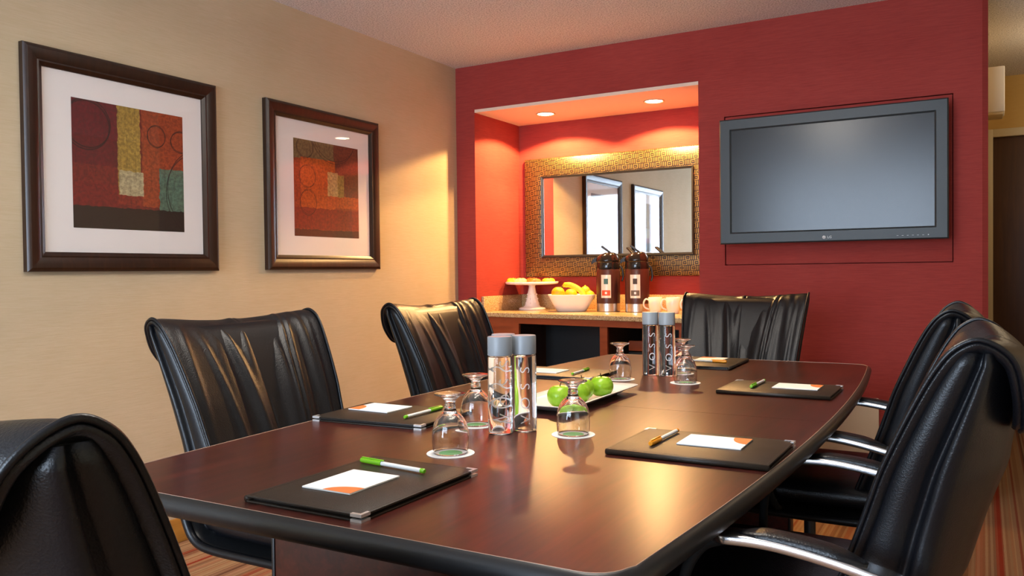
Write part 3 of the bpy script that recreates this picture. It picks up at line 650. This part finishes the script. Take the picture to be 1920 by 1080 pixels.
def make_chair():
    c = thing('office_chair', '', 'chair', group='black leather conference chairs')
    n = len(PATH); rings = []; edgeL = []; edgeR = []; endrow = []
    for i, (u, z, hw) in enumerate(PATH):
        a, b = PATH[max(i-1, 0)], PATH[min(i+1, n-1)]; T = np.array((b[0]-a[0], b[1]-a[1])); T /= np.linalg.norm(T); N = np.array((T[1], -T[0]))  # outward normal
        s = i/NF; th = TH*(1 if 2 < i < n-4 else (.55 if i in (0, n-1) else .85)); rg = []
        def pt(t, off):
            uu, zz = backmod(u, z, t); return (uu+N[0]*off, t*hw, zz+N[1]*off)
        for t in TS: rg.append(pt(t, -TH/2+th/2*sup(t)+(folds(t, s) if s < 1.13 else 0)))
        for t in reversed(TS[1:-1:6]): rg.append(pt(t, -TH/2-th/2*sup(t)))
        rings.append(rg); edgeL.append(pt(-.985, -TH*.2)); edgeR.append(pt(.985, -TH*.2))
        if i == n-1: endrow = [pt(t, -TH*.3) for t in np.linspace(-.985, .985, 14)[1:-1]]
    obj('back_cushion', loft(rings), 'leather', c)
    obj('cushion_piping', tube([Vector(p) for p in edgeL+endrow+edgeR[::-1]], .0042, 7), 'leather2', c)
    # padded core with side gusset and rear shell
    zs = np.linspace(.47, 1.0, 26); R = []
    fr_u = lambda z: np.interp(z, [p[1] for p in PATH[:NF]], [p[0] for p in PATH[:NF]])-.020
    re_u = lambda z: np.interp(z, [.46, .55, .70, .83, .93, .985, 1.0], [-.275, -.300, -.340, -.382, -.418, -.436, -.436])
    hw_ = lambda z: np.interp(z, [p[1] for p in PATH[:NF]], [p[2] for p in PATH[:NF]])-.006
    side = [(0, -.05, 0), (.0, -.016, 0), (.05, -.008, 0), (.11, -.004, 0), (.20, -.001, 0), (.30, .001, 0), (.40, .002, 0), (.52, .0015, 0), (.62, -.001, 0), (.70, -.006, 0), (.76, -.014, 0), (.81, -.014, .002), (.85, -.004, .004), (.89, .002, .006), (.94, .003, .010), (.99, -.001, .016), (1.0, -.010, .022), (1.0, -.03, .030), (1.0, -.07, .045), (1.0, -.13, .060), (1.0, -.21, .068)]
    bul = lambda z: np.interp(z, [.46, .60, .80, .92, 1.0], [.35, .95, 1.0, .62, .3])
    for z in zs:
        f0, r0, hw, kb = fr_u(max(z, .5)), re_u(z), hw_(max(z, .5)), bul(z); rg = []
        for sg, lst in ((1, side), (-1, side[::-1])):
            for w_, dv, ex in lst:
                t = 1+dv/hw; uu, zz = backmod(f0+(r0-f0)*w_-ex*kb, z, t*.999); rg.append((uu, sg*(hw+dv), zz))
        R.append(rg)
    obj('back_shell', loft(R), 'leather2', c)
    # seat cushion and moulded tray below it
    R = []
    for k in range(25):
        q = -1+2*k/24; u = .005+.27*q; e = (1-abs(q)**5)**.5 if abs(q) < 1 else 0
        e = max(e, .12); zc = .505-.010*max(0, q)**3; rg = []
        for j in range(44):
            a = 2*PI*j/44; cc, ss = math.cos(a), math.sin(a)
            x = math.copysign(abs(cc)**(2/5), cc); y = math.copysign(abs(ss)**(2/2.6), ss); rg.append((u, .262*x*(.9+.1*e), zc+.043*e*y-.008*(1-x*x)*(y > 0)))
        R.append(rg)
    obj('seat_cushion', loft(R), 'leather', c)
    sp = cr([(-.306, .575), (-.300, .545), (-.290, .510), (-.262, .468), (-.205, .450), (-.06, .448), (.12, .450), (.24, .456)], 5); R = []; rim = [[], []]
    for i, (u, z) in enumerate(sp):
        a, b = sp[max(i-1, 0)], sp[min(i+1, len(sp)-1)]; T = np.array(b)-np.array(a); T /= np.linalg.norm(T); N = np.array((T[1], -T[0])); rg = []
        tt = [-1, -.98, -.93, -.6, -.2, .2, .6, .93, .98, 1]
        for t in tt: rg.append((u+N[0]*.009*sup(t, 30), .272*t, z+N[1]*.009*sup(t, 30)))
        for t in tt[-2:0:-1]: rg.append((u-N[0]*.009*sup(t, 30), .272*t, z-N[1]*.009*sup(t, 30)))
        R.append(rg); rim[0].append((u, -.272, z)); rim[1].append((u, .272, z))
    sh = obj('seat_tray', loft(R), 'blackplast', c, 40)
    for r_ in rim: obj('tray_rim', tube([Vector(p) for p in r_], .011, 8), 'leather2', sh)
    # arms: flat polished loop with padded top
    def plate(path, wd, th, p=10, m=10):
        R = []
        for i, q in enumerate(path):
            q = Vector(q); T = (Vector(path[min(i+1, len(path)-1)])-Vector(path[max(i-1, 0)])).normalized(); S = T.cross(Vector((0, 0, 1)))
            S = S.normalized() if S.length > .05 else Vector((0, 1, 0)); U = S.cross(T); rg = []
            ww = wd[i] if hasattr(wd, '__len__') else wd
            hh = th[i] if hasattr(th, '__len__') else th
            for j in range(20):
                a = 2*PI*j/20; cc, ss = math.cos(a), math.sin(a); rg.append(q+S*ww/2*math.copysign(abs(cc)**(2/p), cc)+U*hh/2*math.copysign(abs(ss)**(2/4), ss))
            R.append(rg)
        return loft(R)
    for sg in (-1, 1):
        ap = cr([(.004, sg*.318, .676), (-.03, sg*.318, .682), (-.10, sg*.319, .683), (-.18, sg*.320, .673), (-.26, sg*.319, .655), (-.315, sg*.314, .638), (-.350, sg*.298, .625), (-.362, sg*.275, .617), (-.352, sg*.250, .614)], 6)
        nn = len(ap); ar = obj('armrest', plate(ap, [.052*min(1, .12+i/6, .3+(nn-1-i)/9) for i in range(nn)], .018), 'chrome', c, 35)
        pd = cr([(-.045, sg*.318, .689), (-.10, sg*.319, .6905), (-.18, sg*.320, .6825), (-.245, sg*.320, .668)], 8); k = len(pd)
        obj('arm_pad', plate(pd, [.047*min(1, (.12+i/6)**.5, (.12+(k-1-i)/6)**.5) for i in range(k)], [.022*min(1, (.1+i/8)**.5, (.1+(k-1-i)/8)**.5) for i in range(k)], 2.6), 'leather', ar)
        su = cr([(-.015, sg*.316, .674), (.02, sg*.314, .655), (.05, sg*.310, .60), (.055, sg*.298, .52), (.04, sg*.268, .463), (.04, sg*.20, .446)], 5)
        obj('arm_support', tube([Vector(p) for p in su], .010, 8), 'matteblack', ar)
    # pneumatic column and five-star base on castors
    obj('column', lathe([(0, .12), (.030, .12), (.030, .30), (.017, .30), (.017, .43), (.06, .43), (.06, .447), (0, .447)], 24), 'blackplast', c, 40)
    leg = loft([[(x, -w_, z0), (x, w_, z0), (x, w_*.7, z1), (x, -w_*.7, z1)] for x, w_, z0, z1 in ((.0, .030, .10, .165), (.10, .026, .095, .150), (.27, .018, .075, .100))])
    wheel = bxs([]) if False else lathe([(0, -.02), (.022, -.02), (.026, -.014), (.026, -.005), (.012, -.003), (.012, .003), (.026, .005), (.026, .014), (.022, .02), (0, .02)], 18)
    wheel.transform(Matrix.Rotation(PI/2, 4, 'X'))
    hub = lathe([(0, .09), (.042, .09), (.045, .10), (.045, .165), (.036, .175), (0, .175)], 24); obj('base_hub', hub, 'blackplast', c, 40)
    for k in range(5):
        a = 2*PI*k/5+.35; lo = obj('base_leg', leg, 'blackplast', c, 30); lo.rotation_euler = (0, 0, a)
        ca = obj('castor', wheel, 'blackplast', lo, 40); ca.location = (.275, 0, .026); ca.rotation_euler = (0, 0, .6*k)
        st_ = obj('castor_stem', stemm, 'blackplast', lo); st_.location = (.275, 0, 0)
    return c
stemm = lathe([(0, .03), (.008, .03), (.008, .085), (0, .085)], 10)
chair = make_chair()
spots = [((-.40, 1.69, 0), PI, 'black leather chair nearest the camera on the right side of the table'),
         ((-.46, 2.62, 0), PI, 'black leather chair half hidden on the right side near the red wall'),
         ((-1.46, 1.655, 0), 0, 'black leather chair on the left side facing the nearer folder, wall with pictures behind'),
         ((-1.47, 2.64, 0), 0, 'black leather chair on the left side nearest the granite counter'),
         ((-.955, 3.45, 0), -PI/2, 'black leather chair at the far end of the table below the television'),
         ((-.922, .785, -.004), PI/2+.02, 'black leather chair seen from behind at the near end of the table')]
for i, (p, rz, lb) in enumerate(spots):
    if i == 0: chair.location = p; chair.rotation_euler = (0, 0, rz); chair['label'] = lb
    else: dup(chair, p, rz, lb)

# ------------------------------------------------------------------ things on the table
def rot2(x, y, a): return x*math.cos(a)-y*math.sin(a), x*math.sin(a)+y*math.cos(a)
def make_folder():
    """padfolio lying flat; long side along local y, spine at -x"""
    t = thing('folder', '', 'folder', group='leather folders on the table'); w2, h2 = .127, .170
    obj('back_cover', box(-w2, w2, -h2, h2, 0, .0038, .0012), 'folder', t, 30)
    cv = obj('front_cover', box(-w2, w2, -h2, h2, .0085, .0125, .0014), 'folder', t, 30)
    obj('spine', tube([(-w2, -h2+.0005, .0062), (-w2, h2-.0005, .0062)], .0061, 12), 'folder', t)
    obj('paper_pad', box(-w2+.006, w2-.010, -h2+.010, h2-.010, .0040, .0084), 'blackplast', t, False)
    stl = [(-w2+.007, w2-.007, -h2+.006, -h2+.0066, .0124, .0127), (-w2+.007, w2-.007, h2-.0066, h2-.006, .0124, .0127), (w2-.0066, w2-.006, -h2+.007, h2-.007, .0124, .0127), (-w2+.007, -w2+.0076, -h2+.007, h2-.007, .0124, .0127)]
    obj('stitching', bxs(stl), 'folder', cv, False)
    for sy in (-1, 1):
        for z0, z1 in ((.0079, .0131), (-.0002, .0042)):
            L = .022; th = .006
            poly = [(w2+.0006, sy*(h2+.0006)), (w2-L, sy*(h2+.0006)), (w2-L, sy*(h2-th)), (w2-th, sy*(h2-th)), (w2-th, sy*(h2-L)), (w2+.0006, sy*(h2-L))]
            obj('metal_corner', prism(poly if sy > 0 else poly[::-1], max(z0, 0), z1), 'silver', t, False)
    return t
folder = make_folder()
FS = [((-.970, 1.160), 0, 'dark folder at the near end of the table with green pen'),
      ((-1.385, 1.765), -PI/2+.06, 'dark folder at the left edge of the table before the nearer left chair'),
      ((-1.375, 2.77), -PI/2+.02, 'dark folder partly hidden behind the bottles and apples'),
      ((-.527, 1.738), PI/2, 'dark folder on the right side of the table with orange pen, nearer the camera'),
      ((-.560, 2.690), PI/2, 'dark folder on the right side of the table with green pen, farther off'),
      ((-.985, 3.330), PI+.03, 'dark folder at the far end of the table before the far chair')]
for i, (p, a, lb) in enumerate(FS):
    if i == 0: folder.location = (p[0], p[1], TT); folder.rotation_euler = (0, 0, a); folder['label'] = lb
    else: dup(folder, (p[0], p[1], TT), a, lb)
FZ = TT+.0129
def make_note():
    t = thing('notepad', '', 'notepad', group='white notepads on the folders'); a, b = .055, .069
    obj('sheets', box(-a, a, -b, b, 0, .0028, .0004), 'paper', t, False)
    # orange quarter disc printed on the lower right corner
    R = .062; cx, cy = a, -b; pts = [(cx, cy)]+[(cx-R*math.cos(q), cy+R*.62*math.sin(q)) for q in np.linspace(0, PI/2, 12)]
    obj('orange_quarter_disc', prism(pts[::-1], .0028, .0030), 'orangeprint', t, False); return t
note = make_note()
NS = [((-.991, 1.140), 0, 'white notepad with orange corner on the near end folder'),
      ((-1.462, 1.806), -PI/2-.02, 'white notepad with orange corner on the left edge folder'),
      ((-1.436, 2.765), -PI/2, 'white notepad on the folder behind the bottles'),
      ((-.508, 1.770), PI/2+.02, 'white notepad with orange corner on the nearer right folder'),
      ((-.512, 2.718), PI/2, 'white notepad with orange corner on the farther right folder'),
      ((-.99, 3.40), PI, 'white notepad with orange corner on the far end folder')]
for i, (p, a, lb) in enumerate(NS):
    if i == 0: note.location = (p[0], p[1], FZ); note.rotation_euler = (0, 0, a); note['label'] = lb
    else: dup(note, (p[0], p[1], FZ), a, lb)
def make_pen(capm):
    """lies along local x, cap at -x"""
    t = thing('pen', '', 'pen', group='ballpoint pens on the folders'); RY = Matrix.Rotation(PI/2, 4, 'Y')
    def lx(p): m = lathe(p, 16); m.transform(RY); return m
    obj('barrel', lx([(0, -.03), (.0042, -.03), (.0042, .078), (0, .078)]), 'barrel', t, 40)
    cp = obj('cap', lx([(0, -.085), (.0045, -.0845), (.0052, -.082), (.0054, -.028), (0, -.028)]), capm, t, 40)
    obj('clip', box(-.082, -.022, -.0018, .0018, .0050, .0072, .0008), capm, cp, 30)
    obj('end_plug', lx([(0, .076), (.0046, .076), (.0046, .084), (.0035, .0856), (0, .0856)]), capm, t, 40)
    return t
penG = make_pen('greencap'); penO = make_pen('orangecap')
def pen(src, a, b, lb):
    (x0, y0), (x1, y1) = a, b; p = ((x0+x1)/2, (y0+y1)/2, FZ+.0054); rz = math.atan2(y1-y0, x1-x0)
    if not src['label']: src.location = p; src.rotation_euler = (0, 0, rz); src['label'] = lb; return src
    return dup(src, p, rz, lb)
pen(penG, (-1.080, 1.269), (-.906, 1.249), 'green capped white pen on the near end folder')
pen(penG, (-1.297, 1.867), (-1.296, 1.70), 'green capped white pen on the left edge folder')
pen(penG, (-1.302, 2.855), (-1.291, 2.685), 'green capped white pen on the folder behind the apples')
pen(penG, (-.637, 2.627), (-.634, 2.797), 'green capped white pen on the farther right folder')
pen(penO, (-.619, 1.671), (-.615, 1.838), 'orange capped white pen on the nearer right folder')
pen(penO, (-.895, 3.292), (-1.065, 3.300), 'orange capped white pen on the far end folder')

# goblets upside down on paper coasters
def make_goblet():
    t = thing('goblet', '', 'glass', group='upturned glass goblets on coasters')
    out = [(.0372, 0), (.0388, .012), (.0398, .028), (.0392, .044), (.0368, .058), (.0325, .070), (.0265, .079), (.0195, .086), (.0145, .0905)]
    neck = [(.0125, .094), (.0115, .098), (.0128, .101), (.0118, .104), (.0108, .108), (.0125, .113), (.018, .119), (.027, .1235), (.0335, .1255), (.0345, .1272), (.0335, .1288), (.024, .1292), (0, .1285)]
    inn = [(0, .0875), (.008, .0865), (.0165, .0825), (.0250, .0750), (.0312, .0665), (.0356, .0555), (.0380, .043), (.0386, .028), (.0376, .012), (.0360, 0)]
    prof = cr2(inn, 3)+cr2(out+neck, 3)
    obj('glass_body', lathe(prof, 48), 'glass', t); return t
def cr2(p, n): return [(max(0, float(q[0])), float(q[1])) for q in cr(p, n)]
gob = make_goblet()
def make_coaster():
    t = thing('coaster', '', 'coaster', group='white paper coasters under the goblets')
    obj('disc', lathe([(0, 0), (.0515, 0), (.052, .0006), (.0515, .0014), (0, .0014)], 56), 'paper', t, 40)
    obj('green_spot', lathe([(0, .0014), (.0255, .0014), (.0252, .0016), (0, .0016)], 40), 'greenprint', t, 40); return t
coa = make_coaster()
GS = [((845, 850), 'nearest to the camera'), ((893, 797), 'half hidden behind the near bottles'), ((1075, 815), 'in front of the apples'),
      ((1163, 711), 'just beyond the apple platter'), ((1285, 718), 'right of the far bottles, nearer one'), ((1279, 700), 'right of the far bottles, hidden farther one')]
for i, (px, wh) in enumerate(GS):
    p = onz(px[0], px[1], TT)
    for src, z, nm in ((coa, TT, 'round white coaster with green centre, the one '), (gob, TT+.0017, 'upside-down glass goblet, the one ')):
        if i == 0: src.location = (p.x, p.y, z); src['label'] = nm+wh
        else: dup(src, (p.x, p.y, z), i*.7, nm+wh)

# tall water bottles with grey caps
def make_bottle(ang):
    t = thing('water_bottle', '', 'bottle', group='tall clear water bottles')
    r = .0300
    obj('bottle_body', lathe([(0, .003), (.022, .002), (.025, 0), (.0285, .001), (r, .005), (r, .182), (.0292, .1855), (.0270, .187), (.0270, .189), (0, .189)], 56), 'water', t, 40)
    obj('cap', lathe([(0, .1885), (.0285, .1885), (.0298, .190), (.0298, .2325), (.0288, .2345), (0, .2345)], 48), 'capgrey', t, 40)
    for k, ch in enumerate('VOSS'):
        m = text_mesh(ch, .033, 0, -.0003)
        for v_ in m.vertices:
            tx, tyy = v_.co.x, v_.co.y; th = ang-tyy*1.0/r; v_.co = Vector(((r+.0004)*math.cos(th), (r+.0004)*math.sin(th), .032+.040*k+tx*1.15))
        obj('letter', m, 'etch', t, False)
    return t
toc = lambda p: math.atan2(-p.y, -p.x)
b1, b2 = onz(984, 807, TT), onz(939, 812, TT)
bA = make_bottle(toc(b1)+.1); bA.location = (b1.x, b1.y, TT); bA['label'] = 'front right bottle of the nearer group, lettering facing front'
bB = make_bottle(toc(b2)+PI); bB.location = (b2.x, b2.y, TT); bB['label'] = 'front left bottle of the nearer group beside the nearest goblets'
b3 = b2+(b2-Vector((0, 0, b2.z))).normalized()*.068; b3 = b2+Vector((-.031, .070, 0))
dup(bB, (b3.x, b3.y, TT), .5, 'rear bottle of the nearer group, mostly hidden by two bottles')
b4, b5 = onz(1220, 703, TT), onz(1251, 705, TT)
dup(bA, (b4.x, b4.y, TT), toc(b4)-toc(b1)+.15, 'left bottle of the farther pair on the table'); dup(bA, (b5.x, b5.y, TT), toc(b5)-toc(b1)+.15, 'right bottle of the farther pair on the table')

# platter with green apples
pc = (-1.060, 2.232)
pl = thing('platter', 'white rectangular platter carrying four green apples', 'platter', (pc[0], pc[1], TT), .0)
def rr(hx, hy, z, R, n=6):
    out = []
    for cx, cy, a0 in ((hx-R, hy-R, 0), (-hx+R, hy-R, PI/2), (-hx+R, -hy+R, PI), (hx-R, -hy+R, 3*PI/2)):
        for k in range(n+1): a = a0+PI/2*k/n; out.append((cx+R*math.cos(a), cy+R*math.sin(a), z))
    return out
obj('dish', loft([rr(.055, .19, 0, .02), rr(.062, .20, .002, .02), rr(.082, .232, .014, .022), rr(.104, .257, .0225, .022), rr(.1045, .2575, .0245, .022), rr(.103, .256, .0255, .022), rr(.080, .228, .0185, .02), rr(.062, .20, .009, .02), rr(.01, .15, .0085, .008)]), 'white', pl, 50)
apm = ball(.0365, .92, .009, 22)
stm = tube([Vector(q) for q in cr([(0, 0, .020), (.001, 0, .030), (.004, .001, .040)], 4)], .0014, 6)
AP = [(-1.026, 2.055, 'green apple at the near end of the platter'), (-1.008, 2.134, 'second green apple behind the goblet on the platter'), (-1.030, 2.210, 'third green apple on the platter'), (-1.000, 2.283, 'last green apple at the far end of the row')]
for i, (x, y, lb) in enumerate(AP):
    a = thing('apple', lb, 'apple', (x, y, TT+.0090+.0328), i*1.3, 'green apples on the platter')
    obj('fruit', apm, 'apple', a); obj('stem', stm, 'stem', a)
